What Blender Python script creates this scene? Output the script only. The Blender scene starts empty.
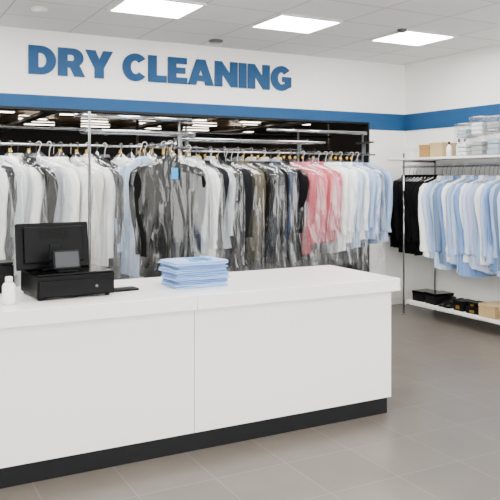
import bpy, bmesh, math, random
from mathutils import Vector, Matrix
random.seed(7)
C = bpy.context.scene.collection
pi = math.pi

# ------------------------------------------------------------ helpers
def lin(h):
    h = h.lstrip('#')
    o = []
    for i in (0, 2, 4):
        c = int(h[i:i+2], 16)/255
        o.append(c/12.92 if c <= .04045 else ((c+.055)/1.055)**2.4)
    return (o[0], o[1], o[2], 1)

def mat(name, hexc, rough=.6, metal=0, noise=0.0, nscale=8, bump=0.0, bscale=60, coat=0, stretch=(1, 1, 1), spec=.5):
    m = bpy.data.materials.new(name); m.use_nodes = True
    nt = m.node_tree; b = nt.nodes['Principled BSDF']
    c = lin(hexc)
    b.inputs['Base Color'].default_value = c
    b.inputs['Roughness'].default_value = rough
    b.inputs['Metallic'].default_value = metal
    b.inputs['Coat Weight'].default_value = coat
    b.inputs['Specular IOR Level'].default_value = spec
    tc = nt.nodes.new('ShaderNodeTexCoord')
    mp = nt.nodes.new('ShaderNodeMapping'); mp.inputs['Scale'].default_value = stretch
    nt.links.new(tc.outputs['Object'], mp.inputs['Vector'])
    nz = nt.nodes.new('ShaderNodeTexNoise'); nz.inputs['Scale'].default_value = nscale
    nt.links.new(mp.outputs['Vector'], nz.inputs['Vector'])
    mx = nt.nodes.new('ShaderNodeMix'); mx.data_type = 'RGBA'
    mx.inputs[6].default_value = tuple(max(0, x*(1-noise)) for x in c[:3])+(1,)
    mx.inputs[7].default_value = tuple(min(1, x*(1+noise)) for x in c[:3])+(1,)
    nt.links.new(nz.outputs['Fac'], mx.inputs[0])
    nt.links.new(mx.outputs[2], b.inputs['Base Color'])
    if bump > 0:
        n2 = nt.nodes.new('ShaderNodeTexNoise'); n2.inputs['Scale'].default_value = bscale
        nt.links.new(mp.outputs['Vector'], n2.inputs['Vector'])
        bp = nt.nodes.new('ShaderNodeBump'); bp.inputs['Strength'].default_value = bump; bp.inputs['Distance'].default_value = .01
        nt.links.new(n2.outputs['Fac'], bp.inputs['Height'])
        nt.links.new(bp.outputs['Normal'], b.inputs['Normal'])
    return m

def emis(name, hexc, s):
    m = bpy.data.materials.new(name); m.use_nodes = True
    nt = m.node_tree; b = nt.nodes['Principled BSDF']
    b.inputs['Base Color'].default_value = lin(hexc)
    b.inputs['Emission Color'].default_value = lin(hexc)
    b.inputs['Emission Strength'].default_value = s
    return m

def tilemat(name, c1, c2, cm, w, h, mortar, rough, off=(0, 0, 0), bump=.1, blotch=.1):
    m = bpy.data.materials.new(name); m.use_nodes = True
    nt = m.node_tree; b = nt.nodes['Principled BSDF']
    tc = nt.nodes.new('ShaderNodeTexCoord'); mp = nt.nodes.new('ShaderNodeMapping')
    mp.inputs['Location'].default_value = off
    nt.links.new(tc.outputs['Object'], mp.inputs['Vector'])
    br = nt.nodes.new('ShaderNodeTexBrick'); br.offset = 0; br.squash = 1
    br.inputs['Color1'].default_value = lin(c1); br.inputs['Color2'].default_value = lin(c2)
    br.inputs['Mortar'].default_value = lin(cm)
    br.inputs['Scale'].default_value = 1
    br.inputs['Brick Width'].default_value = w; br.inputs['Row Height'].default_value = h
    br.inputs['Mortar Size'].default_value = mortar; br.inputs['Mortar Smooth'].default_value = .2
    nt.links.new(mp.outputs['Vector'], br.inputs['Vector'])
    nz = nt.nodes.new('ShaderNodeTexNoise'); nz.inputs['Scale'].default_value = 4; nz.inputs['Detail'].default_value = 5; nz.inputs['Roughness'].default_value = .6
    nt.links.new(mp.outputs['Vector'], nz.inputs['Vector'])
    mr = nt.nodes.new('ShaderNodeMapRange'); mr.inputs['To Min'].default_value = 1-blotch; mr.inputs['To Max'].default_value = 1+blotch
    mr.inputs['From Min'].default_value = .25; mr.inputs['From Max'].default_value = .75
    nt.links.new(nz.outputs['Fac'], mr.inputs['Value'])
    vm = nt.nodes.new('ShaderNodeVectorMath'); vm.operation = 'SCALE'
    nt.links.new(br.outputs['Color'], vm.inputs[0]); nt.links.new(mr.outputs['Result'], vm.inputs['Scale'])
    nt.links.new(vm.outputs['Vector'], b.inputs['Base Color'])
    b.inputs['Roughness'].default_value = rough
    bp = nt.nodes.new('ShaderNodeBump'); bp.inputs['Strength'].default_value = bump; bp.inputs['Distance'].default_value = .004; bp.invert = True
    nt.links.new(br.outputs['Fac'], bp.inputs['Height']); nt.links.new(bp.outputs['Normal'], b.inputs['Normal'])
    return m

def plastic_film(name, haze=.012, crease_glint=.24, sc=(7, 7, 1.6), spec=.07, facing=.16, bd=.035):
    """thin clear polythene: transparent, faint haze, white crease lines painted in as highlights, sharp specular wrinkles"""
    m = bpy.data.materials.new(name); m.use_nodes = True
    nt = m.node_tree; nt.nodes.clear()
    N = nt.nodes.new; Lk = nt.links.new
    o = N('ShaderNodeOutputMaterial')
    tr = N('ShaderNodeBsdfTransparent'); tr.inputs['Color'].default_value = (.985, .99, .995, 1)
    gl = N('ShaderNodeBsdfGlossy'); gl.inputs['Roughness'].default_value = .12
    df = N('ShaderNodeBsdfDiffuse'); df.inputs['Color'].default_value = (.9, .92, .95, 1)
    tl = N('ShaderNodeBsdfTranslucent'); tl.inputs['Color'].default_value = (.9, .92, .95, 1)
    tc = N('ShaderNodeTexCoord'); mp = N('ShaderNodeMapping'); mp.inputs['Scale'].default_value = sc
    oi = N('ShaderNodeObjectInfo')
    va = N('ShaderNodeVectorMath'); va.operation = 'ADD'
    sm = N('ShaderNodeMath'); sm.operation = 'MULTIPLY'; sm.inputs[1].default_value = 37
    Lk(oi.outputs['Random'], sm.inputs[0])
    Lk(tc.outputs['Object'], mp.inputs['Vector'])
    Lk(mp.outputs['Vector'], va.inputs[0]); Lk(sm.outputs[0], va.inputs[1])
    nz = N('ShaderNodeTexNoise'); nz.inputs['Scale'].default_value = 1.0; nz.inputs['Detail'].default_value = 2.0; nz.inputs['Distortion'].default_value = .8
    Lk(va.outputs['Vector'], nz.inputs['Vector'])
    s1 = N('ShaderNodeMath'); s1.operation = 'SUBTRACT'; s1.inputs[1].default_value = .5; Lk(nz.outputs['Fac'], s1.inputs[0])
    s2 = N('ShaderNodeMath'); s2.operation = 'ABSOLUTE'; Lk(s1.outputs[0], s2.inputs[0])
    mr = N('ShaderNodeMapRange'); mr.inputs['From Min'].default_value = 0; mr.inputs['From Max'].default_value = .011
    mr.inputs['To Min'].default_value = crease_glint; mr.inputs['To Max'].default_value = 0  # thin diffuse white lines painted along the wrinkles as highlights
    Lk(s2.outputs[0], mr.inputs['Value'])
    ad = N('ShaderNodeMath'); ad.operation = 'ADD'; ad.use_clamp = True; ad.inputs[1].default_value = haze
    Lk(mr.outputs['Result'], ad.inputs[0])
    m1 = N('ShaderNodeMixShader'); m1.inputs[0].default_value = .3
    Lk(df.outputs[0], m1.inputs[1]); Lk(tl.outputs[0], m1.inputs[2])
    mA = N('ShaderNodeMixShader'); Lk(ad.outputs[0], mA.inputs[0]); Lk(tr.outputs[0], mA.inputs[1]); Lk(m1.outputs[0], mA.inputs[2])
    bp = N('ShaderNodeBump'); bp.inputs['Strength'].default_value = 1; bp.inputs['Distance'].default_value = bd
    Lk(nz.outputs['Fac'], bp.inputs['Height']); Lk(bp.outputs['Normal'], gl.inputs['Normal'])
    lw = N('ShaderNodeLayerWeight'); lw.inputs['Blend'].default_value = .15
    ml = N('ShaderNodeMath'); ml.operation = 'MULTIPLY_ADD'; ml.inputs[1].default_value = facing; ml.inputs[2].default_value = spec
    Lk(lw.outputs['Facing'], ml.inputs[0])
    mB = N('ShaderNodeMixShader'); Lk(ml.outputs[0], mB.inputs[0]); Lk(mA.outputs[0], mB.inputs[1]); Lk(gl.outputs[0], mB.inputs[2])
    Lk(mB.outputs[0], o.inputs[0])
    return m

def add_box(bm, x0, x1, y0, y1, z0, z1, mi=0, bev=0):
    vs = [bm.verts.new(p) for p in [(x0,y0,z0),(x1,y0,z0),(x1,y1,z0),(x0,y1,z0),(x0,y0,z1),(x1,y0,z1),(x1,y1,z1),(x0,y1,z1)]]
    fs = [bm.faces.new([vs[i] for i in f]) for f in [(0,3,2,1),(4,5,6,7),(0,1,5,4),(1,2,6,5),(2,3,7,6),(3,0,4,7)]]
    for f in fs: f.material_index = mi
    if bev > 0:
        es = list({e for f in fs for e in f.edges})
        r = bmesh.ops.bevel(bm, geom=es, offset=bev, segments=2, affect='EDGES', profile=.6)
        for f in r['faces']: f.material_index = mi
    return vs

def tube(bm, pts, r, seg=8, mi=0, closed=False):
    pts = [Vector(p) for p in pts]; n = len(pts); rings = []
    rr = r if isinstance(r, (list, tuple)) else [r]*n
    prev = None
    for i, p in enumerate(pts):
        if closed: t = pts[(i+1) % n]-pts[i-1]
        else: t = pts[min(i+1, n-1)]-pts[max(i-1, 0)]
        t.normalize()
        if prev is None:
            a = Vector((0, 0, 1)) if abs(t.z) < .9 else Vector((1, 0, 0))
            u = t.cross(a).normalized()
        else:
            u = (prev-t*prev.dot(t)).normalized()
        prev = u; v = t.cross(u)
        rings.append([bm.verts.new(p+(u*math.cos(2*pi*k/seg)+v*math.sin(2*pi*k/seg))*rr[i]) for k in range(seg)])
    m = n if closed else n-1
    for i in range(m):
        A = rings[i]; B = rings[(i+1) % n]
        for k in range(seg):
            f = bm.faces.new((A[k], A[(k+1) % seg], B[(k+1) % seg], B[k])); f.material_index = mi; f.smooth = True
    if not closed:
        f = bm.faces.new(rings[0][::-1]); f.material_index = mi
        f = bm.faces.new(rings[-1]); f.material_index = mi

def mk(name, bm, mats, loc=(0, 0, 0), rot=(0, 0, 0), parent=None, smooth=False):
    bmesh.ops.recalc_face_normals(bm, faces=bm.faces)
    me = bpy.data.meshes.new(name); bm.to_mesh(me); bm.free()
    for m in (mats if isinstance(mats, list) else [mats]): me.materials.append(m)
    if smooth:
        for p in me.polygons: p.use_smooth = True
    o = bpy.data.objects.new(name, me); o.location = loc; o.rotation_euler = rot
    C.objects.link(o)
    if parent: o.parent = parent
    return o

def empty(name, loc=(0, 0, 0), rot=(0, 0, 0)):
    o = bpy.data.objects.new(name, None); o.location = loc; o.rotation_euler = rot; o.empty_display_size = .1
    C.objects.link(o); return o

def tag(o, label, cat, group=None):
    o['label'] = label; o['category'] = cat
    if group: o['group'] = group

def struct(name, boxes, m):
    bm = bmesh.new()
    for b in boxes: add_box(bm, *b)
    o = mk(name, bm, m); o['kind'] = 'structure'; return o

# ------------------------------------------------------------ materials
M_wall = mat('white_paint', '#f8f7f3', .75, noise=.015, nscale=2, bump=.04, bscale=150)
M_blue = mat('blue_paint', '#1d4975', .6, noise=.02, spec=.2)
M_bluesign = mat('blue_acrylic', '#164570', .5, noise=.02, spec=.2)
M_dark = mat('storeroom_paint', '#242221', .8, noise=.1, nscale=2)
M_floor = tilemat('floor_tile', '#605952', '#655e57', '#766f67', .45, .45, .0042, .3, off=(.1, .05, 0), bump=.12, blotch=.11)
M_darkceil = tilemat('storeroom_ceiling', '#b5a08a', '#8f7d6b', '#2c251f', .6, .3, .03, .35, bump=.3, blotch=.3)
M_ceil = tilemat('ceiling_tile', '#dbdad8', '#dedddb', '#aeadab', .7275, .6, .008, .8, off=(-.385, -.16, 0), bump=.1, blotch=.03)
M_white = mat('white_laminate', '#fbfaf8', .2, noise=.01, nscale=3)
M_front = mat('white_panel', '#f8f7f5', .4, noise=.01, nscale=3)
M_plinth = mat('charcoal_plinth', '#0f1114', .5, noise=.05, spec=.25)
M_chrome = mat('chrome', '#a5a7aa', .13, 1.0, noise=.03)
M_steel = mat('brushed_steel', '#707376', .3, 1.0, noise=.1, nscale=30)
M_black = mat('black_plastic', '#040405', .4, noise=.1, nscale=20, spec=.12)
M_black2 = mat('black_gloss', '#030303', .15, noise=.05, spec=.2)
M_grey = mat('dark_grey_plastic', '#0d0f11', .45, noise=.05, spec=.15)
M_shelf = mat('shelf_white', '#ecebe8', .4, noise=.02)
M_gold = mat('kraft_gold_card', '#9c7640', .6, noise=.12, nscale=12)
M_tan = mat('tan_card', '#b39a70', .6, noise=.12, nscale=12)
M_gold2 = mat('gold_label', '#8a6a28', .4, .4, noise=.1)
M_panel = emis('led_panel', '#fffdf8', 48)
M_lamp2 = emis('storeroom_tube', '#fff0dc', 12)
M_frame = mat('panel_frame', '#dcdcdc', .5)
M_hang = mat('white_hanger', '#dadad8', .4)
M_hangb = mat('grey_hanger', '#77797c', .3, .8)
M_tagb = mat('blue_tag', '#1c8fd2', .6)
M_tago = mat('yellow_tag', '#cfa02c', .6)
M_tagw = mat('paper_tag', '#f2f0ea', .8)
M_film = plastic_film('plastic_film')
M_bottle = mat('white_bottle_plastic', '#f3f3f1', .3)

# ------------------------------------------------------------ room
RX, WY, CH = 6.28, 7.35, 3.14
LX, FY = -2.6, -1.6
struct('floor', [(LX-.15, RX+.15, FY-.15, 12.15, -.1, 0)], M_floor)
struct('ceiling', [(LX-.15, RX+.15, FY-.15, WY+.15, CH, CH+.1)], M_ceil)
struct('wall_back', [(LX, RX, WY, WY+.15, 2.36, CH), (5.69, RX, WY, WY+.15, 0, 2.36), (LX, -1.2, WY, WY+.15, 0, 2.36)], M_wall)
struct('wall_right', [(RX, RX+.15, FY-.15, WY+.15, 0, CH)], M_wall)
struct('wall_left', [(LX-.15, LX, FY-.15, WY+.15, 0, CH)], M_wall)
struct('wall_front', [(LX, RX, FY-.15, FY, 0, .35), (LX, RX, FY-.15, FY, 2.8, CH), (LX, LX+.5, FY-.15, FY, .35, 2.8), (RX-.5, RX, FY-.15, FY, .35, 2.8)], M_wall)
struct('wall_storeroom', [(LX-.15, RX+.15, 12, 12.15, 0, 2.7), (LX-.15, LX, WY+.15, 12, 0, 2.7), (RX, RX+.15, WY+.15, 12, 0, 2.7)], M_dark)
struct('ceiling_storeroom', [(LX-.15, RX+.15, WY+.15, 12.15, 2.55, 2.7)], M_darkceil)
struct('trim_1', [(LX, RX, WY-.012, WY, 2.36, 2.485), (5.69, RX, WY-.012, WY, 2.27, 2.36)], M_blue)
struct('trim_2', [(RX-.012, RX, FY, WY-.012, 2.27, 2.485)], M_blue)
struct('trim_3', [(-1.2, 5.69, WY-.01, WY+.15, 2.335, 2.36)], M_plinth)
struct('trim_4', [(5.665, 5.69, WY-.01, WY+.15, 0, 2.335)], M_plinth)
struct('baseboard_right', [(RX-.015, RX, FY, WY, 0, .08)], M_shelf)
struct('baseboard_back', [(5.69, RX-.015, WY-.015, WY, 0, .08)], M_shelf)
fr = [(LX+.5+i*(RX-LX-1.05)/4, LX+.55+i*(RX-LX-1.05)/4, FY-.1, FY-.05, .35, 2.8) for i in range(5)]
struct('window_1', fr+[(LX+.5, RX-.5, FY-.1, FY-.05, .35, .4), (LX+.5, RX-.5, FY-.1, FY-.05, 2.75, 2.8)], M_steel)

# ------------------------------------------------------------ ceiling lights
def light_panel(x, y):
    e = empty('ceiling_light_panel', (x, y, CH))
    bm = bmesh.new(); add_box(bm, -.32, .32, -.28, .28, -.012, -.004); mk('diffuser', bm, M_panel, parent=e)
    bm = bmesh.new()
    for b in [(-.345, .345, -.305, -.28), (-.345, .345, .28, .305), (-.345, -.32, -.28, .28), (.32, .345, -.28, .28)]:
        add_box(bm, b[0], b[1], b[2], b[3], -.018, 0)
    mk('frame', bm, M_frame, parent=e)
    tag(e, 'square white recessed LED panel glowing in the tiled ceiling', 'ceiling light', 'ceiling light panels')
for x in (.74, 2.23, 3.655, 5.11): light_panel(x, 5.86)
for y in (3.46, 1.06):
    for x in (-.73, 2.2, 5.11): light_panel(x, y)
light_panel(-.73, 5.86)

def disc_fixture(name, x, y, r, h, m, label, cat):
    bm = bmesh.new(); tube(bm, [(0, 0, 0), (0, 0, -h*.6), (0, 0, -h)], [r, r, r*.65], 20)
    o = mk(name, bm, m, (x, y, CH)); tag(o, label, cat); return o
disc_fixture('smoke_detector', 1.35, 6.4, .07, .04, M_frame, 'small round white smoke detector on the ceiling', 'smoke detector')
disc_fixture('ceiling_sensor', 3.35, 7.0, .08, .03, M_steel, 'small round grey sensor on the ceiling tiles', 'sensor')
disc_fixture('ceiling_sensor', 4.75, 5.6, .05, .03, M_steel, 'small round grey sensor on the ceiling tiles', 'sensor')

for j, y in enumerate((8.2, 9.0, 9.9, 10.9)):
    for i in range(7):
        x = .3+i*.85+(.3 if j % 2 else 0); L = .24+.07*j
        bm = bmesh.new(); add_box(bm, -L/2, L/2, -.06, .06, -.10, -.07, 0, .008)
        tube(bm, [(-L*.3, 0, -.07), (-L*.3, 0, 0)], .006, 6); tube(bm, [(L*.3, 0, -.07), (L*.3, 0, 0)], .006, 6)
        o = mk('storeroom_light', bm, M_steel, (x, y, 2.55))
        bm = bmesh.new(); add_box(bm, -L/2+.01, L/2-.01, -.045, .045, -.108, -.101); mk('diffuser', bm, M_lamp2, parent=o)
        bm = bmesh.new(); add_box(bm, -L/2+.01, L/2-.01, -.03, .03, -.068, -.062); mk('uplight', bm, M_lamp2, parent=o)
        tag(o, 'small warm light hung from the dark brown storeroom ceiling', 'ceiling light', 'storeroom ceiling lights')
for i, x in enumerate((.2, 1.9, 3.6, 5.2)):
    bm = bmesh.new(); tube(bm, [(0, -2.0, 0), (0, 2.0, 0)], .04, 12)
    o = mk('ceiling_duct', bm, M_steel, (x-.05, 9.7, 2.40)); tag(o, 'grey metal pipe running under the dark storeroom ceiling', 'pipe', 'storeroom ceiling pipes')

# ------------------------------------------------------------ sign letters
def arc(cx, cy, rx, ry, a0, a1, n=20):
    return [(cx+rx*math.cos(math.radians(a0+(a1-a0)*i/n)), cy+ry*math.sin(math.radians(a0+(a1-a0)*i/n))) for i in range(n+1)]
LET = {
 'D': (.98, [[(0,0),(0,1),(.44,1)]+arc(.44,.5,.54,.5,90,-90)[1:], [(.35,.25),(.35,.75),(.43,.75)]+arc(.43,.5,.20,.25,90,-90)[1:]]),
 'R': (1.0, [[(0,0),(0,1),(.55,1)]+arc(.55,.665,.39,.335,90,-52)[1:]+[(1.0,0),(.61,0),(.45,.31),(.35,.31),(.35,0)], [(.35,.55),(.35,.77),(.51,.77)]+arc(.51,.66,.09,.11,90,-90)[1:]]),
 'Y': (1.06, [[(.355,0),(.355,.36),(0,1),(.38,1),(.53,.68),(.68,1),(1.06,1),(.705,.36),(.705,0)]]),
 'C': (.97, [arc(.52,.5,.52,.515,40,320,36)+arc(.52,.5,.19,.25,316,44,30)]),
 'L': (.76, [[(0,0),(0,1),(.35,1),(.35,.26),(.76,.26),(.76,0)]]),
 'E': (.82, [[(0,0),(0,1),(.80,1),(.80,.76),(.35,.76),(.35,.62),(.74,.62),(.74,.39),(.35,.39),(.35,.24),(.82,.24),(.82,0)]]),
 'A': (1.14, [[(0,0),(.38,1),(.76,1),(1.14,0),(.78,0),(.735,.155),(.405,.155),(.36,0)], [(.475,.38),(.665,.38),(.57,.65)]]),
 'N': (1.04, [[(0,0),(0,1),(.31,1),(.70,.50),(.70,1),(1.04,1),(1.04,0),(.74,0),(.34,.51),(.34,0)]]),
 'I': (.35, [[(0,0),(0,1),(.35,1),(.35,0)]]),
 'G': (1.0, [arc(.52,.5,.52,.515,40,308,34)+[(1.0,.15),(1.0,.57),(.56,.57),(.56,.36),(.70,.36),(.70,.30)]+arc(.52,.5,.19,.25,296,44,28)]),
}
sign = empty('wall_sign', (1.44, WY, 2.692))
tag(sign, 'raised blue letters reading DRY CLEANING on the white wall', 'sign')
word = 'DRY CLEANING'; tot = 0
GAP = {'RY': .01, 'LE': .06, 'EA': .03, 'AN': .05}
def gap(i): return GAP.get(word[i:i+2], .07)
for i, ch in enumerate(word): tot += (.30 if ch == ' ' else LET[ch][0]+gap(i))
tot -= .07
LH = .288; sx = 3.07/tot
cx = 0
for i_, ch in enumerate(word):
    if ch == ' ':
        cx += .30*sx; continue
    w, polys = LET[ch]
    cu = bpy.data.curves.new('letter', 'CURVE'); cu.dimensions = '2D'; cu.fill_mode = 'BOTH'; cu.extrude = .012
    for pl in polys:
        sp = cu.splines.new('POLY'); sp.points.add(len(pl)-1); sp.use_cyclic_u = True
        for i, (px, py) in enumerate(pl): sp.points[i].co = (px*sx, py*LH, 0, 1)
    t = bpy.data.objects.new('tmp', cu); C.objects.link(t)
    dg = bpy.context.evaluated_depsgraph_get(); dg.update()
    me = bpy.data.meshes.new_from_object(t.evaluated_get(dg))
    bpy.data.objects.remove(t)
    me.materials.clear(); me.materials.append(M_bluesign)
    o = bpy.data.objects.new('letter', me); C.objects.link(o)
    o.parent = sign; o.location = (cx, -.013, 0); o.rotation_euler = (pi/2, 0, 0)
    o['label'] = 'blue capital letter '+ch
    cx += (w+gap(i_))*sx

# ------------------------------------------------------------ counter
ctr = empty('service_counter', (0, 0, 0))
tag(ctr, 'long white laminate service counter with a dark recessed plinth', 'counter')
X0, XS = -.7, 1.75
bm = bmesh.new()
add_box(bm, X0, XS-.0015, 3.91, 4.77, .862, .95, 0, .004)
add_box(bm, XS+.0015, 3.30, 3.91, 4.77, .862, .95, 0, .004)
mk('worktop', bm, M_white, parent=ctr)
for a, b in ((X0+.04, XS-.002), (XS+.002, 3.255)):
    bm = bmesh.new(); add_box(bm, a, b, 3.955, 3.985, .115, .861, 0, .002); mk('front_panel', bm, M_front, parent=ctr)
bm = bmesh.new(); add_box(bm, X0+.05, 3.25, 3.986, 4.72, .115, .861); mk('body', bm, M_front, parent=ctr)
bm = bmesh.new(); add_box(bm, X0+.07, 3.235, 3.975, 4.70, 0, .114); mk('plinth', bm, M_plinth, parent=ctr)

# ------------------------------------------------------------ POS system
CT = .951
reg = empty('cash_drawer', (1.075, 4.33, CT), (0, 0, math.radians(3)))
tag(reg, 'black metal cash drawer on the white counter', 'cash drawer')
bm = bmesh.new(); add_box(bm, -.225, .235, -.18, .2, .012, .135, 0, .006)
for sx_ in (-.2, .2):
    for sy in (-.15, .17): tube(bm, [(sx_, sy, 0), (sx_, sy, .014)], .015, 10)
mk('body', bm, M_black, parent=reg)
bm = bmesh.new(); add_box(bm, -.215, .225, -.192, -.18, .02, .112, 0, .004); mk('drawer', bm, M_black, parent=reg)
bm = bmesh.new(); tube(bm, [(0.12, -.192, .065), (0.12, -.197, .065)], .008, 14); mk('lock', bm, M_steel, parent=reg)
bm = bmesh.new(); add_box(bm, -.215, .235, -.17, .19, .1355, .147, 0, .004); mk('top_tray', bm, M_black2, parent=reg)

mon = empty('point_of_sale_monitor', (1.02, 4.39, CT+.1475), (0, 0, math.radians(6)))
tag(mon, 'black point-of-sale monitor seen from behind on the cash drawer', 'monitor')
bm = bmesh.new(); add_box(bm, -.1, .1, -.07, .09, 0, .014, 0, .005)
mk('base', bm, M_black, parent=mon)
bm = bmesh.new(); add_box(bm, -.035, .035, -.005, .03, .014, .15, 0, .006); mk('stand', bm, M_grey, parent=mon)
bm = bmesh.new(); add_box(bm, -.225, .225, .0, .03, -.145, .135, 0, .008)
add_box(bm, -.185, .185, -.022, .001, -.11, .11, 0, .01)
for k in range(8): add_box(bm, -.09, .09, -.026, -.021, .03+k*.008, .033+k*.008)
mk('screen_housing', bm, M_black, (0, .03, .145), (math.radians(-8), 0, 0), parent=mon)
bm = bmesh.new(); add_box(bm, -.205, .205, .0305, .033, -.122, .12); mk('screen', bm, M_black2, (0, .03, .145), (math.radians(-8), 0, 0), parent=mon)

cd = empty('customer_display', (1.05, 4.23, CT+.1475), (0, 0, math.radians(4)))
tag(cd, 'small dark customer display standing before the monitor', 'customer display')
bm = bmesh.new(); add_box(bm, -.06, .06, -.035, .045, 0, .012, 0, .004); mk('base', bm, M_black, parent=cd)
bm = bmesh.new(); add_box(bm, -.08, .08, -.01, .012, -.05, .06, 0, .006); mk('housing', bm, M_grey, (0, 0, .065), (math.radians(-14), 0, 0), parent=cd)
bm = bmesh.new(); add_box(bm, -.07, .07, -.0125, -.0105, -.04, .05); mk('screen', bm, mat('dim_screen', '#24282d', .3), (0, 0, .065), (math.radians(-14), 0, 0), parent=cd)

bm = bmesh.new(); add_box(bm, -.075, .075, -.05, .05, 0, .014, 0, .005)
tp = mk('card_pad', bm, M_black, (1.43, 4.3, CT), (0, 0, math.radians(5)))
bm = bmesh.new(); add_box(bm, -.06, .06, -.032, .034, .0145, .016); mk('pad_surface', bm, M_grey, parent=tp)
tag(tp, 'flat black pad lying on the counter beside the cash drawer', 'card pad')

bt = empty('sanitizer_bottle', (.705, 4.13, CT)); tag(bt, 'small white plastic bottle with cap on the counter', 'bottle')
bm = bmesh.new()
tube(bm, [(0,0,0),(0,0,.004),(0,0,.1),(0,0,.115),(0,0,.122)], [.03,.036,.036,.028,.018], 20); mk('bottle_body', bm, M_bottle, parent=bt)
bm = bmesh.new(); tube(bm, [(0,0,.122),(0,0,.15),(0,0,.153)], [.02,.02,.014], 16); mk('cap', bm, M_tagw, parent=bt)
pr = empty('receipt_printer', (.735, 4.62, CT)); tag(pr, 'black receipt printer on the counter beside the bottle', 'printer')
bm = bmesh.new(); add_box(bm, -.07, .07, -.09, .09, 0, .17, 0, .012); mk('body', bm, M_black, parent=pr)
bm = bmesh.new(); add_box(bm, -.065, .065, -.08, .06, .1705, .185, 0, .005); mk('lid', bm, M_grey, parent=pr)

# ------------------------------------------------------------ folded shirts on counter
M_fold = mat('folded_blue_cotton', '#6a90c8', .85, noise=.05, nscale=8, bump=.3, bscale=14)
M_fold2 = mat('folded_pale_cotton', '#94b2dc', .85, noise=.05, nscale=8, bump=.3, bscale=14)
def slab(bm, w, d, z0, th, seed, wave=1.0, cx=0, cy=0):
    r = random.Random(seed); nx, ny = 30, 24
    top = []; bot = []
    a1, a2, a3 = r.uniform(0, 6), r.uniform(0, 6), r.uniform(0, 6)
    for i in range(nx+1):
        tr_, br_ = [], []
        for j in range(ny+1):
            u = math.sin((-1+2*i/nx)*pi/2); v = math.sin((-1+2*j/ny)*pi/2)
            e = max(abs(u), abs(v)); q = max(0, (e-.965)/.035); k = math.sqrt(max(0, 1-q*q))
            cr_ = 1-.03*min(abs(u), abs(v))**8
            x = cx+u*w/2*cr_+.004*math.sin(4*v+a1)*wave; y = cy+v*d/2*cr_+.003*math.sin(5*u+a2)*wave
            wv = wave*(.0010*math.sin(5*u+a3)+.0008*math.sin(4*v+a1+2*u)+.0005*math.sin(11*u+a2))
            mid = z0+th/2+wv*.8
            tr_.append(bm.verts.new((x, y, mid+th/2*k))); br_.append(bm.verts.new((x, y, mid-th/2*k)))
        top.append(tr_); bot.append(br_)
    for i in range(nx):
        for j in range(ny):
            f = bm.faces.new((top[i][j], top[i+1][j], top[i+1][j+1], top[i][j+1])); f.smooth = True
            f = bm.faces.new((bot[i][j], bot[i][j+1], bot[i+1][j+1], bot[i+1][j])); f.smooth = True
    bmesh.ops.remove_doubles(bm, verts=bm.verts, dist=.00001)
z = CT
for i in range(7):
    r = random.Random(i+50); bm = bmesh.new()
    w, d = .375+r.uniform(-.016, .014), .28+r.uniform(-.012, .01)
    for q in range(2):
        slab(bm, w*(1-.03*q)+r.uniform(-.006, .006), d*(1-.03*q), q*.0118, .0108, i*3+q, 1.1, r.uniform(-.006, .006), r.uniform(-.004, .004))
    o = mk('folded_shirt', bm, M_fold if i % 2 else M_fold2, (1.90+r.uniform(-.01, .01), 4.31+r.uniform(-.008, .008), z), (0, 0, math.radians(r.uniform(-4, 4)+2)))
    if i == 6:
        zc = .0235; bm = bmesh.new()
        pts = [(-.03, -.125, zc), (-.07, -.10, zc+.004), (-.05, -.045, zc+.009), (0, -.03, zc+.011), (.05, -.045, zc+.009), (.07, -.10, zc+.004), (.03, -.125, zc)]
        tube(bm, pts, [.005, .010, .010, .010, .010, .010, .005], 8); mk('collar', bm, M_fold, parent=o)
        bm = bmesh.new(); add_box(bm, -.02, .02, -.10, .11, .0230, .0258, 0, .0008); mk('placket', bm, M_fold, parent=o)
    tag(o, 'light blue folded dress shirt stacked on the white counter', 'folded shirt', 'folded shirts on the counter')
    z += .0238

# ------------------------------------------------------------ garments
def interp(levels, n):
    out = []; m = len(levels)-1
    for i in range(n+1):
        t = i/n*m; k = min(int(t), m-1); f = t-k
        out.append(tuple(levels[k][q]*(1-f)+levels[k+1][q]*f for q in range(3)))
    return out

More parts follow.
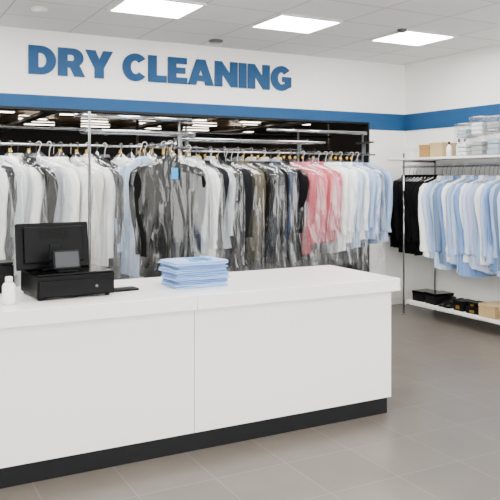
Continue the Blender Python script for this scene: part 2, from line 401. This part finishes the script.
SH = [(-.115,.052,.040),(-.14,.062,.044),(-.150,.085,.042),(-.168,.13,.038),(-.19,.19,.034),(-.215,.225,.036),(-.27,.232,.044),(-.38,.224,.046),(-.52,.218,.046),(-.68,.218,.047),(-.82,.222,.048),(-.95,.226,.049)]
def garment_mesh(seed, kind):
    r = random.Random(seed); bm = bmesh.new(); n = 48
    L = {'shirt': -1.04+r.uniform(-.07, .07), 'jacket': -1.04+r.uniform(-.04, .04), 'coat': -1.16}[kind]
    lv = []
    for z_, w, d in interp(SH, 28):
        if z_ < -.27: z_ = -.27+(z_+.27)*(L+.27)/(-.95+.27)
        if kind != 'shirt': d *= 1.08
        lv.append((z_, w, d))
    ph = [r.uniform(0, 6.3) for _ in range(8)]; k1, k2 = r.choice([5, 6, 7]), r.choice([10, 12, 13])
    amp = .24 if kind == 'shirt' else .12
    def P(a, z_, w, d, off=0):
        s = max(0, min(1, (-z_-.2)/(-L-.2)))
        m = 1+amp*s*math.sin(k1*a+ph[0]+1.0*s)+amp*.8*s*math.sin(k2*a+ph[1]-1.2*s)+.06*s*math.sin(3*a+9*s+ph[6])
        x = w*math.cos(a)*(1+.2*(m-1))+.015*s*math.sin(3*s+ph[2])
        y = d*math.sin(a)*m+.008*s*math.sin(4*s+ph[3])
        y += off*(1 if math.sin(a) > 0 else -1)
        zz = z_+(.008*math.sin(2*a+ph[4])+(.03*abs(math.cos(a)) if kind == 'shirt' else 0))*s**6
        return (x, y, zz)
    rings = [[bm.verts.new(P(2*pi*k/n, *l)) for k in range(n)] for l in lv]
    for A, B in zip(rings, rings[1:]):
        for k in range(n):
            f = bm.faces.new((A[k], B[k], B[(k+1) % n], A[(k+1) % n])); f.smooth = True
    cr = [[bm.verts.new((w*math.cos(2*pi*k/20), d*math.sin(2*pi*k/20)+.004, z_)) for k in range(20)] for z_, w, d in ((-.15,.072,.055),(-.118,.066,.050),(-.104,.058,.044),(-.118,.05,.038))]
    for A, B in zip(cr, cr[1:]):
        for k in range(20):
            f = bm.faces.new((A[k], A[(k+1) % 20], B[(k+1) % 20], B[k])); f.smooth = True
    for s in (-1, 1):
        if kind == 'shirt':
            q = [(s*.004, -.054, -.118), (s*.058, -.044, -.125), (s*.066, -.054, -.20), (s*.012, -.062, -.17)]
        else:
            q = [(s*.05, -.046, -.13), (s*.085, -.046, -.17), (s*.105, -.056, -.33), (s*.004, -.064, -.50)]
        a = [bm.verts.new(p) for p in q]; b = [bm.verts.new((p[0], p[1]-.006, p[2])) for p in q]
        bm.faces.new(a); bm.faces.new(b[::-1])
        for k in range(4): bm.faces.new((a[k], a[(k+1) % 4], b[(k+1) % 4], b[k]))
    a0 = -pi/2; st = []
    for l in lv[5:]:
        st.append([bm.verts.new(Vector(P(a0+da, *l))+Vector((0, -.004, 0))) for da in (-.075, .075)])
    for A, B in zip(st, st[1:]): bm.faces.new((A[0], A[1], B[1], B[0]))
    for l in lv[7::3]:
        p = Vector(P(a0, *l)); tube(bm, [p+Vector((0, -.003, 0)), p+Vector((0, -.008, 0))], .007, 6)
    for s in (-1, 1):
        o1 = r.uniform(-.06, -.01); sl = (-.84 if kind == 'shirt' else -.84)+r.uniform(-.02, .03)
        path = [(.185, -.185), (.225, -.235), (.248, -.32), (.252+o1*.2, -.45), (.254+o1*.6, -.58), (.254+o1, -.70), (.252+o1*1.1, sl+.03), (.253+o1*1.15, sl-.03), (.253+o1*1.2, sl-.05)]
        rd = [.04, .056, .057, .053, .050, .047, .038, .045, .044] if kind == 'shirt' else [.045, .064, .066, .062, .057, .053, .05, .05, .048]
        m = 18; rs = []
        ins = []
        for i in range(len(path)-1):
            for q in range(3):
                f = q/3; ins.append((path[i][0]*(1-f)+path[i+1][0]*f, path[i][1]*(1-f)+path[i+1][1]*f, rd[i]*(1-f)+rd[i+1]*f))
        ins.append((path[-1][0], path[-1][1], rd[-1]))
        yo = r.uniform(-.04, .02)
        for i, (x, z_, rr) in enumerate(ins):
            t = i/len(ins); rg = []
            for k in range(m):
                a = 2*pi*k/m
                q = rr*(1+.18*math.sin(3*a+ph[5]+4*t)+.11*math.sin(16*t+a*2+ph[7]))
                rg.append(bm.verts.new((s*(x+q*math.cos(a)*.8), yo*t+q*math.sin(a)*.66, z_)))
            rs.append(rg)
        for A, B in zip(rs, rs[1:]):
            for k in range(m):
                f = bm.faces.new((A[k], B[k], B[(k+1) % m], A[(k+1) % m])); f.smooth = True
        bm.faces.new(rs[-1])
    bmesh.ops.recalc_face_normals(bm, faces=bm.faces)
    me = bpy.data.meshes.new(kind); bm.to_mesh(me); bm.free(); me.materials.append(M_tagw); return me

def cover_mesh(seed):
    r = random.Random(seed); bm = bmesh.new(); n = 72
    L = -1.22+r.uniform(-.12, .07)
    lvl = [(-.055,.012,.012),(-.075,.03,.028),(-.115,.085,.056),(-.145,.16,.062),(-.18,.26,.064),(-.24,.325,.068),(-.4,.340,.070),(-.6,.345,.072),(-.8,.346,.074),(-1.0,.345,.076),(L,.35,.08)]
    ph = [r.uniform(0, 6.3) for _ in range(6)]
    rings = []
    for z_, w, d in interp(lvl, 44):
        s = min(1, max(0, (-z_-.08)/.5)); rg = []
        for k in range(n):
            a = 2*pi*k/n
            m = 1+s*(.06*math.sin(7*a+ph[0]+3*z_)+.05*math.sin(13*a+ph[1]-5*z_)+.03*math.sin(9*a+ph[4]+18*z_))
            rg.append(bm.verts.new((w*math.cos(a)*(1+.3*(m-1)), d*math.sin(a)*m, z_+.03*s*math.sin(5*a+ph[3])*(1 if z_ < -1 else 0))))
        rings.append(rg)
    for A, B in zip(rings, rings[1:]):
        for k in range(n):
            f = bm.faces.new((A[k], B[k], B[(k+1) % n], A[(k+1) % n])); f.smooth = True
    me = bpy.data.meshes.new('plastic_cover'); bm.to_mesh(me); bm.free(); me.materials.append(M_film); return me

def hanger_mesh():
    bm = bmesh.new()
    pts = [(.022*math.cos(math.radians(a)), 0, -.005+.022*math.sin(math.radians(a))) for a in range(200, -61, -20)]
    pts += [(.004, 0, -.045), (0, 0, -.06), (0, 0, -.11)]
    tube(bm, pts, .003, 6)
    tube(bm, [(-.205, 0, -.198), (-.1, 0, -.155), (0, 0, -.108), (.1, 0, -.155), (.205, 0, -.198)], [.006, .008, .009, .008, .006], 8)
    tube(bm, [(-.2, 0, -.2), (.2, 0, -.2)], .004, 6)
    me = bpy.data.meshes.new('hanger'); bmesh.ops.recalc_face_normals(bm, faces=bm.faces); bm.to_mesh(me); bm.free(); me.materials.append(M_hang); return me

def tag_mesh(w, h):
    bm = bmesh.new(); add_box(bm, -w/2, w/2, -.001, .001, -h, 0)
    me = bpy.data.meshes.new('paper_tag'); bm.to_mesh(me); bm.free(); me.materials.append(M_tagb); return me

GM = {k: [garment_mesh(i*11+j*101, k) for i in range(8)] for j, k in enumerate(('shirt', 'jacket', 'coat'))}
CM = [cover_mesh(i*7+3) for i in range(6)]
HM = hanger_mesh(); TM = tag_mesh(.055, .09); TO = tag_mesh(.024, .026)
cm_cache = {}
COLN = {'white': '#f2f2f1', 'cream': '#dcd7ce', 'grey': '#7c8087', 'lgrey': '#c2c6cc', 'black': '#050506', 'navy': '#0a0f1c', 'charcoal': '#141519',
        'olive': '#2b2a20', 'khaki': '#4a4330', 'slate': '#24334c', 'coral': '#b9505c', 'pink': '#c9727e', 'paleblue': '#99afd2', 'blue': '#7090c2', 'steel': '#647894', 'skyblue': '#b3c7e2', 'lavender': '#b0b6d4', 'brown': '#3a2c24'}
WORD = {'lgrey': 'light grey', 'paleblue': 'pale blue', 'blue': 'light blue', 'steel': 'grey-blue', 'skyblue': 'very pale blue', 'slate': 'slate blue', 'coral': 'dusty coral pink', 'lavender': 'pale lavender'}
def cloth(c):
    if c not in cm_cache:
        cm_cache[c] = mat(c+'_cloth', COLN[c], .85, noise=.06, nscale=9, bump=.7, bscale=12, stretch=(1.6, 1.6, .5), spec=.12)
    return cm_cache[c]
def setmat(o, m):
    o.material_slots[0].link = 'OBJECT'; o.material_slots[0].material = m
cnt = 0
def hang(kind, col, loc, rotz, covered, where, group, tagc=None, sc=1.0, zs=1.0, ws=1.0, clip=False):
    global cnt; cnt += 1
    nm = {'shirt': 'hanging_shirt', 'jacket': 'hanging_jacket', 'coat': 'hanging_coat'}[kind]
    r = random.Random(cnt*13)
    o = bpy.data.objects.new(nm, r.choice(GM[kind])); C.objects.link(o)
    o.location = loc; o.rotation_euler = (0, 0, math.radians(rotz)); o.scale = (sc*ws, sc*ws, sc*zs)
    setmat(o, cloth(col))
    cw = WORD.get(col, col)
    tag(o, f"{cw} {kind}{' under plastic' if covered else ''} {where}", kind, group)
    h = bpy.data.objects.new('hanger', HM); C.objects.link(h); h.parent = o
    if r.random() < .45: setmat(h, M_hangb)
    if covered:
        p = bpy.data.objects.new('plastic_cover', r.choice(CM)); C.objects.link(p); p.parent = o
        p['label'] = 'clear thin plastic garment cover'
    if tagc:
        t = bpy.data.objects.new('paper_tag', TM); C.objects.link(t); t.parent = o; t.location = (.05, -.10, -.2); t.rotation_euler = (0, 0, .2)
        setmat(t, tagc)
    if clip:
        t = bpy.data.objects.new('marker_clip', TO); C.objects.link(t); t.parent = o; t.location = (.0, -.006, -.04); t.rotation_euler = (0, 0, .6)
        setmat(t, M_tago)
    return o

R1Y, R1H = 5.95, 1.93
R2Y, R2H = 6.8, 1.935
rr = random.Random(5)
seq1 = [('shirt','lgrey',1),('shirt','white',1),('jacket','charcoal',1),('shirt','lgrey',0),('shirt','white',1),('jacket','black',1),('shirt','lgrey',1),('shirt','white',0),('shirt','white',1),('shirt','cream',1),
        ('shirt','white',1),('jacket','charcoal',1),('jacket','black',0),('shirt','white',1),('shirt','skyblue',1),('shirt','skyblue',0),('jacket','black',1),('jacket','charcoal',0),('shirt','white',1),('shirt','lgrey',1),('shirt','white',1)]
x = .62
for i, (k, c, cov) in enumerate(seq1):
    hang(k, c, (x, R1Y+0, R1H), -58+rr.uniform(-11, 11), cov, 'hung on the short conveyor rail', 'garments on the short conveyor', M_tagb if rr.random() < .3 else None, sc=rr.uniform(1.0, 1.07), clip=rr.random() < .5)
    x += (.082 if i % 4 else .145)+rr.uniform(-.01, .01)
for k, c, xx, yy, ro, tg, cov in [('shirt','white',2.14,5.72,-36,None,1),('shirt','skyblue',2.03,5.60,-40,None,1),('jacket','black',2.14,5.45,-38,None,0),('jacket','black',2.14,5.31,-30,M_tagb,1)]:
    hang(k, c, (xx, yy, R1H), ro, cov, 'on the projecting rail arm', 'garments on the rail arm', tg, clip=True, ws=.97)
seq2 = ['lgrey','white','charcoal','lgrey','black','charcoal','olive','khaki','khaki','black','navy','black','slate','navy','black','coral','coral','pink','coral','pink','coral','white','white','white','skyblue','white','paleblue','paleblue','steel','paleblue']
x = 2.95
for i, c in enumerate(seq2):
    k = 'shirt' if c not in ('black', 'navy', 'charcoal', 'olive', 'khaki') else rr.choice(['jacket', 'coat', 'jacket'])
    cov = (i % 3 != 2) if i < 24 else (i % 3 == 0)
    hang(k, c, (x, R2Y, R2H), -62+rr.uniform(-11, 11), cov, 'hung on the long chrome rail', 'garments on the long rail', M_tagb if rr.random() < .25 else None, sc=rr.uniform(.96, 1.05), clip=rr.random() < .5)
    x += (.071 if i % 4 else .10)+rr.uniform(-.008, .008)
x = .5
for i in range(26):
    c = rr.choice(['charcoal', 'grey', 'black', 'black', 'white', 'navy', 'brown'])
    hang('shirt' if c in ('grey', 'lgrey', 'white') else 'jacket', c, (x, 7.95, 2.02), -75+rr.uniform(-10, 10), False, 'hung in the dim storeroom', 'garments on the storeroom rail')
    x += .19
seq3 = ['black']*4+['navy']+['black']*5+['white','skyblue','paleblue','skyblue','steel','blue','white','paleblue','skyblue','blue','white','skyblue','lavender','paleblue','white','paleblue','blue','paleblue','steel','skyblue','white','skyblue','paleblue','white','lavender','skyblue','white','paleblue','skyblue','white']
y = 6.95
RXR, R3H = 5.96, 1.795
for i, c in enumerate(seq3):
    k = 'jacket' if c in ('black', 'navy') else 'shirt'
    hang(k, c, (RXR, y, R3H), -44+rr.uniform(-8, 8), False, 'hung under the white wall shelf', 'garments on the wall rack', zs=(1.0 if i < 10 else 1.10+rr.uniform(-.02, .03)), ws=.94)
    y -= .064+rr.uniform(-.008, .008)

# ------------------------------------------------------------ conveyors
def conveyor(name, x0, x1, yc, h, label, posts, track=None, beam=None, arm=None, front=()):
    e = empty(name, (0, 0, 0)); tag(e, label, 'garment rail')
    bm = bmesh.new(); tube(bm, [(x0, yc, h), (x1, yc, h)], .011, 10); mk('hanging_rail', bm, M_chrome, parent=e)
    if track:
        bm = bmesh.new(); w = .15; pts = []; a_, b_ = track
        for a in range(-90, 91, 15): pts.append((b_-w+w*math.cos(math.radians(a)), yc+w*math.sin(math.radians(a)), h+.12))
        for a in range(90, 271, 15): pts.append((a_+w+w*math.cos(math.radians(a)), yc+w*math.sin(math.radians(a)), h+.12))
        tube(bm, pts, .014, 8, closed=True); mk('oval_track', bm, M_chrome, parent=e)
    if beam:
        bm = bmesh.new(); tube(bm, [(beam[0], yc+.04, h+.255), (beam[1], yc+.04, h+.255)], .02, 10); mk('top_beam', bm, M_chrome, parent=e)
    if arm:
        bm = bmesh.new(); tube(bm, [(arm[0], yc, h), (arm[0], arm[1], h)], .011, 10); mk('rail_arm', bm, M_chrome, parent=e)
    for px in posts:
        top = h+.255 if beam else h+.14
        bm = bmesh.new(); tube(bm, [(px, yc+.04, 0), (px, yc+.04, top)], .012, 10); add_box(bm, px-.06, px+.06, yc-.02, yc+.1, 0, .01)
        mk('post', bm, M_steel, parent=e)
        bm = bmesh.new(); add_box(bm, px-.012, px+.012, yc-.16, yc+.16, h+.13, h+.15); add_box(bm, px-.01, px+.01, yc-.006, yc+.006, h+.01, h+.14)
        mk('bracket', bm, M_steel, parent=e)
    for px, py in front:
        bm = bmesh.new(); tube(bm, [(px, py, 0), (px, py, h+.255), (px, yc+.04, h+.255)], .011, 10); add_box(bm, px-.06, px+.06, py-.06, py+.06, 0, .01)
        mk('post', bm, M_steel, parent=e)
    return e
conveyor('garment_conveyor', .3, 2.72, R1Y, R1H-.009, 'chrome garment conveyor with oval track, post and hanging rail', (.62, 2.5), (1.6, 2.62), (1.55, 2.62), (2.14, 5.2), ((1.57, 5.6),))
conveyor('garment_conveyor', 2.88, 5.35, R2Y, R2H-.009, 'long chrome garment rail before the storeroom opening', (2.93, 4.3, 5.2), (2.8, 4.6), (3.9, 5.25))
e = empty('storeroom_rail'); tag(e, 'plain steel hanging rails inside the dim storeroom', 'garment rail')
for yy, zz in ((7.95, 2.011), (7.95, 2.2), (8.9, 2.25)):
    bm = bmesh.new(); tube(bm, [(.2, yy, zz), (5.5, yy, zz)], .013, 8); mk('hanging_rail', bm, M_chrome, parent=e)
for px in (.2, 2.8, 5.5):
    bm = bmesh.new(); tube(bm, [(px, 7.97, 0), (px, 7.97, 2.55)], .015, 8); mk('post', bm, M_steel, parent=e)

# ------------------------------------------------------------ wall rack
rk = empty('wall_rack'); tag(rk, 'chrome rack with white shelves along the white wall', 'clothes rack')
Y1, Y0 = 7.02, 4.4
bm = bmesh.new(); add_box(bm, 5.72, 6.26, Y0, Y1, 1.865, 1.89, 0, .003); mk('upper_shelf', bm, M_shelf, parent=rk)
bm = bmesh.new(); add_box(bm, 5.76, 6.26, Y0, Y1-.30, .14, .175, 0, .003); mk('lower_shelf', bm, M_shelf, parent=rk)
bm = bmesh.new(); tube(bm, [(RXR, Y0, R3H-.009), (RXR, Y1, R3H-.009)], .012, 10); mk('hanging_rail', bm, M_chrome, parent=rk)
for yy in (Y1-.28, Y0+.05):
    for xx in (5.74, 6.24):
        bm = bmesh.new(); tube(bm, [(xx, yy, 0), (xx, yy, 1.95)], .012, 10); tube(bm, [(xx, yy, 0), (xx, yy, .012)], .024, 10); mk('post', bm, M_chrome, parent=rk)
    for zz in (.13, 1.85):
        bm = bmesh.new(); tube(bm, [(5.74, yy, zz), (6.24, yy, zz)], .009, 8); mk('crossbar', bm, M_chrome, parent=rk)

# ------------------------------------------------------------ things on shelves
def lidded_box(name, loc, w, d, h, m, ml, label, cat, group=None, rot=0, ribbon=None):
    o_ = empty(name, loc, (0, 0, math.radians(rot))); tag(o_, label, cat, group)
    bm = bmesh.new(); add_box(bm, -w/2, w/2, -d/2, d/2, 0, h*.78, 0, .003); mk('box_body', bm, m, parent=o_)
    bm = bmesh.new(); add_box(bm, -w/2-.004, w/2+.004, -d/2-.004, d/2+.004, h*.7805, h, 0, .003); mk('lid', bm, ml, parent=o_)
    if ribbon:
        bm = bmesh.new(); add_box(bm, -w/2-.006, -w/2-.0005, -d*.18, d*.18, h*.2, h*.55); mk('box_label', bm, ribbon, parent=o_)
        bm = bmesh.new(); add_box(bm, -w*.18, w*.18, -d/2-.006, -d/2-.0005, h*.2, h*.55); mk('box_label', bm, ribbon, parent=o_)
    return o_
us = 1.891
lidded_box('storage_box', (5.86, 6.70, us), .16, .14, .13, M_shelf, M_shelf, 'small white cardboard box on the upper shelf', 'box')
lidded_box('storage_box', (5.9, 6.42, us), .26, .16, .15, M_gold, M_gold, 'narrow kraft gold cardboard box on the upper shelf', 'box')
lidded_box('storage_box', (5.9, 6.22, us), .26, .20, .165, M_tan, M_tan, 'wide kraft tan cardboard box on the upper shelf', 'box')
def bottle(x, y, z_, h, r_):
    e = empty('spray_bottle', (x, y, z_)); tag(e, 'small white capped bottle on the upper shelf', 'bottle', 'small bottles on the upper shelf')
    bm = bmesh.new(); tube(bm, [(0,0,0),(0,0,h*.6),(0,0,h*.75),(0,0,h*.8)], [r_, r_, r_*.5, r_*.4], 16); mk('bottle_body', bm, M_bottle, parent=e)
    bm = bmesh.new(); tube(bm, [(0,0,h*.8),(0,0,h)], [r_*.45, r_*.4], 12); mk('cap', bm, M_grey, parent=e)
bottle(5.80, 6.04, us, .17, .03); bottle(5.9, 5.99, us, .2, .032); bottle(6.02, 6.02, us, .22, .032)
M_clear = plastic_film('clear_wrap', .02, .2, (9, 9, 9), .12, .3, .02)
M_pack = mat('packed_shirt', '#a9b6c4', .7, noise=.15, nscale=22)
M_pack2 = mat('packed_linen', '#e6e8ea', .7, noise=.1, nscale=12)
M_pack3 = mat('packed_grey_linen', '#a2a4a6', .7, noise=.1, nscale=12)
def pack(x, y, z_, w, d, h, i):
    o_ = empty('wrapped_linen_pack', (x, y, z_), (0, 0, math.radians((i*37 % 9)-4))); tag(o_, 'clear plastic-wrapped pack of folded linen on the shelf', 'wrapped linen', 'wrapped linen packs on the upper shelf')
    bm = bmesh.new(); nl = 3
    for q in range(nl):
        t = (h-.07)/nl
        slab(bm, w*.8, d*.78, .006+q*t, t*.9, i*7+q, 1.0)
    mk('folded_linen', bm, (M_pack2, M_pack, M_pack3)[i % 3], parent=o_)
    bm = bmesh.new(); add_box(bm, -w/2, w/2, -d/2, d/2, 0, h-.006, 0, .006); mk('clear_wrap', bm, M_clear, parent=o_)
    bm = bmesh.new(); add_box(bm, -w*.35, w*.35, -d*.35, d*.35, h-.0055, h, 0, .002); mk('card_top', bm, M_shelf, parent=o_)
for i, (x_, y_, z_, h_) in enumerate([(5.86, 5.82, us, .20), (5.86, 5.82, us+.201, .16), (5.86, 5.60, us, .22), (5.86, 5.60, us+.221, .20), (5.86, 5.38, us, .24), (5.86, 5.38, us+.241, .17), (5.86, 5.16, us, .22), (5.86, 5.16, us+.221, .14), (5.86, 4.94, us, .22)]):
    pack(x_, y_, z_, .22, .19, h_, i)
ls = .176
M_bbox = mat('black_card', '#0a0a0b', .45, noise=.08, spec=.2)
M_leather = mat('black_leather', '#0b0a0a', .3, noise=.1, spec=.35)
def shoe(x_, y_, z_, rot):
    bm = bmesh.new(); n = 14; rings = []
    prof = [(-.145,.012,.030),(-.13,.034,.040),(-.09,.043,.050),(-.04,.042,.070),(.0,.036,.088),(.05,.032,.098),(.10,.034,.100),(.135,.028,.096),(.145,.016,.085)]
    for px, hw, top in prof:
        ring = []
        for k in range(n):
            a = 2*pi*k/n; yy = hw*math.cos(a); zz = .012+(top-.012)*(.5+.5*math.sin(a))
            ring.append(bm.verts.new((px, yy, zz)))
        rings.append(ring)
    for A, B in zip(rings, rings[1:]):
        for k in range(n):
            f = bm.faces.new((A[k], A[(k+1) % n], B[(k+1) % n], B[k])); f.smooth = True
    bm.faces.new(rings[0][::-1]); bm.faces.new(rings[-1])
    o_ = mk('dress_shoe', bm, M_leather, (x_, y_, z_), (0, 0, math.radians(rot)))
    bm = bmesh.new(); add_box(bm, -.14, .04, -.04, .04, .004, .014, 0, .004); add_box(bm, .06, .145, -.032, .032, 0, .02, 0, .003); add_box(bm, .03, .07, -.03, .03, .008, .014)
    mk('sole', bm, M_black2, parent=o_)
    tag(o_, 'black leather dress shoe on the white low shelf', 'shoe', 'dress shoes on the low shelf')
for (x_, y_, z_, w, d, h, r_, kind) in [(5.95, 6.60, ls, .24, .18, .12, 4, 'b'), (5.95, 6.36, ls, .26, .2, .13, -6, 'b'), (5.9, 5.9, ls, .2, .15, .11, -4, 'g'), (5.9, 5.71, ls, .2, .16, .07, 8, 'g'), (5.9, 5.71, ls+.0705, .15, .13, .05, -5, 'g'),
                                    (5.9, 5.46, ls, .26, .22, .14, 0, 'k'), (5.9, 5.18, ls, .26, .22, .14, 2, 'k')]:
    if kind == 'k': lidded_box('storage_box', (x_, y_, z_), w, d, h, M_tan, M_tan, 'tan kraft box with lid on the low shelf', 'box', rot=r_)
    elif kind == 'g': lidded_box('gift_box', (x_, y_, z_), w, d, h, M_bbox, M_bbox, 'small black box with gold label on low shelf', 'box', 'black gold boxes on the low shelf', rot=r_, ribbon=M_gold2)
    else: lidded_box('shoe_box', (x_, y_, z_), w, d, h, M_bbox, M_black2, 'wide black lidded shoe box on the low shelf', 'box', rot=r_)
shoe(5.93, 6.19, ls, 12); shoe(5.93, 6.08, ls, 4)

# ------------------------------------------------------------ world + camera
w = bpy.data.worlds.new('world'); bpy.context.scene.world = w; w.use_nodes = True
bg = w.node_tree.nodes['Background']; bg.inputs[0].default_value = (1, .99, .975, 1); bg.inputs[1].default_value = 7.5

cam = bpy.data.cameras.new('camera'); co = bpy.data.objects.new('camera', cam); C.objects.link(co)
co.location = (0, 0, 1.65); co.rotation_euler = (pi/2, 0, -math.radians(28.3))
cam.sensor_width = 36; cam.lens = 716/500*36; cam.shift_y = -(250-178)/500
cam.clip_start = .05
bpy.context.scene.camera = co
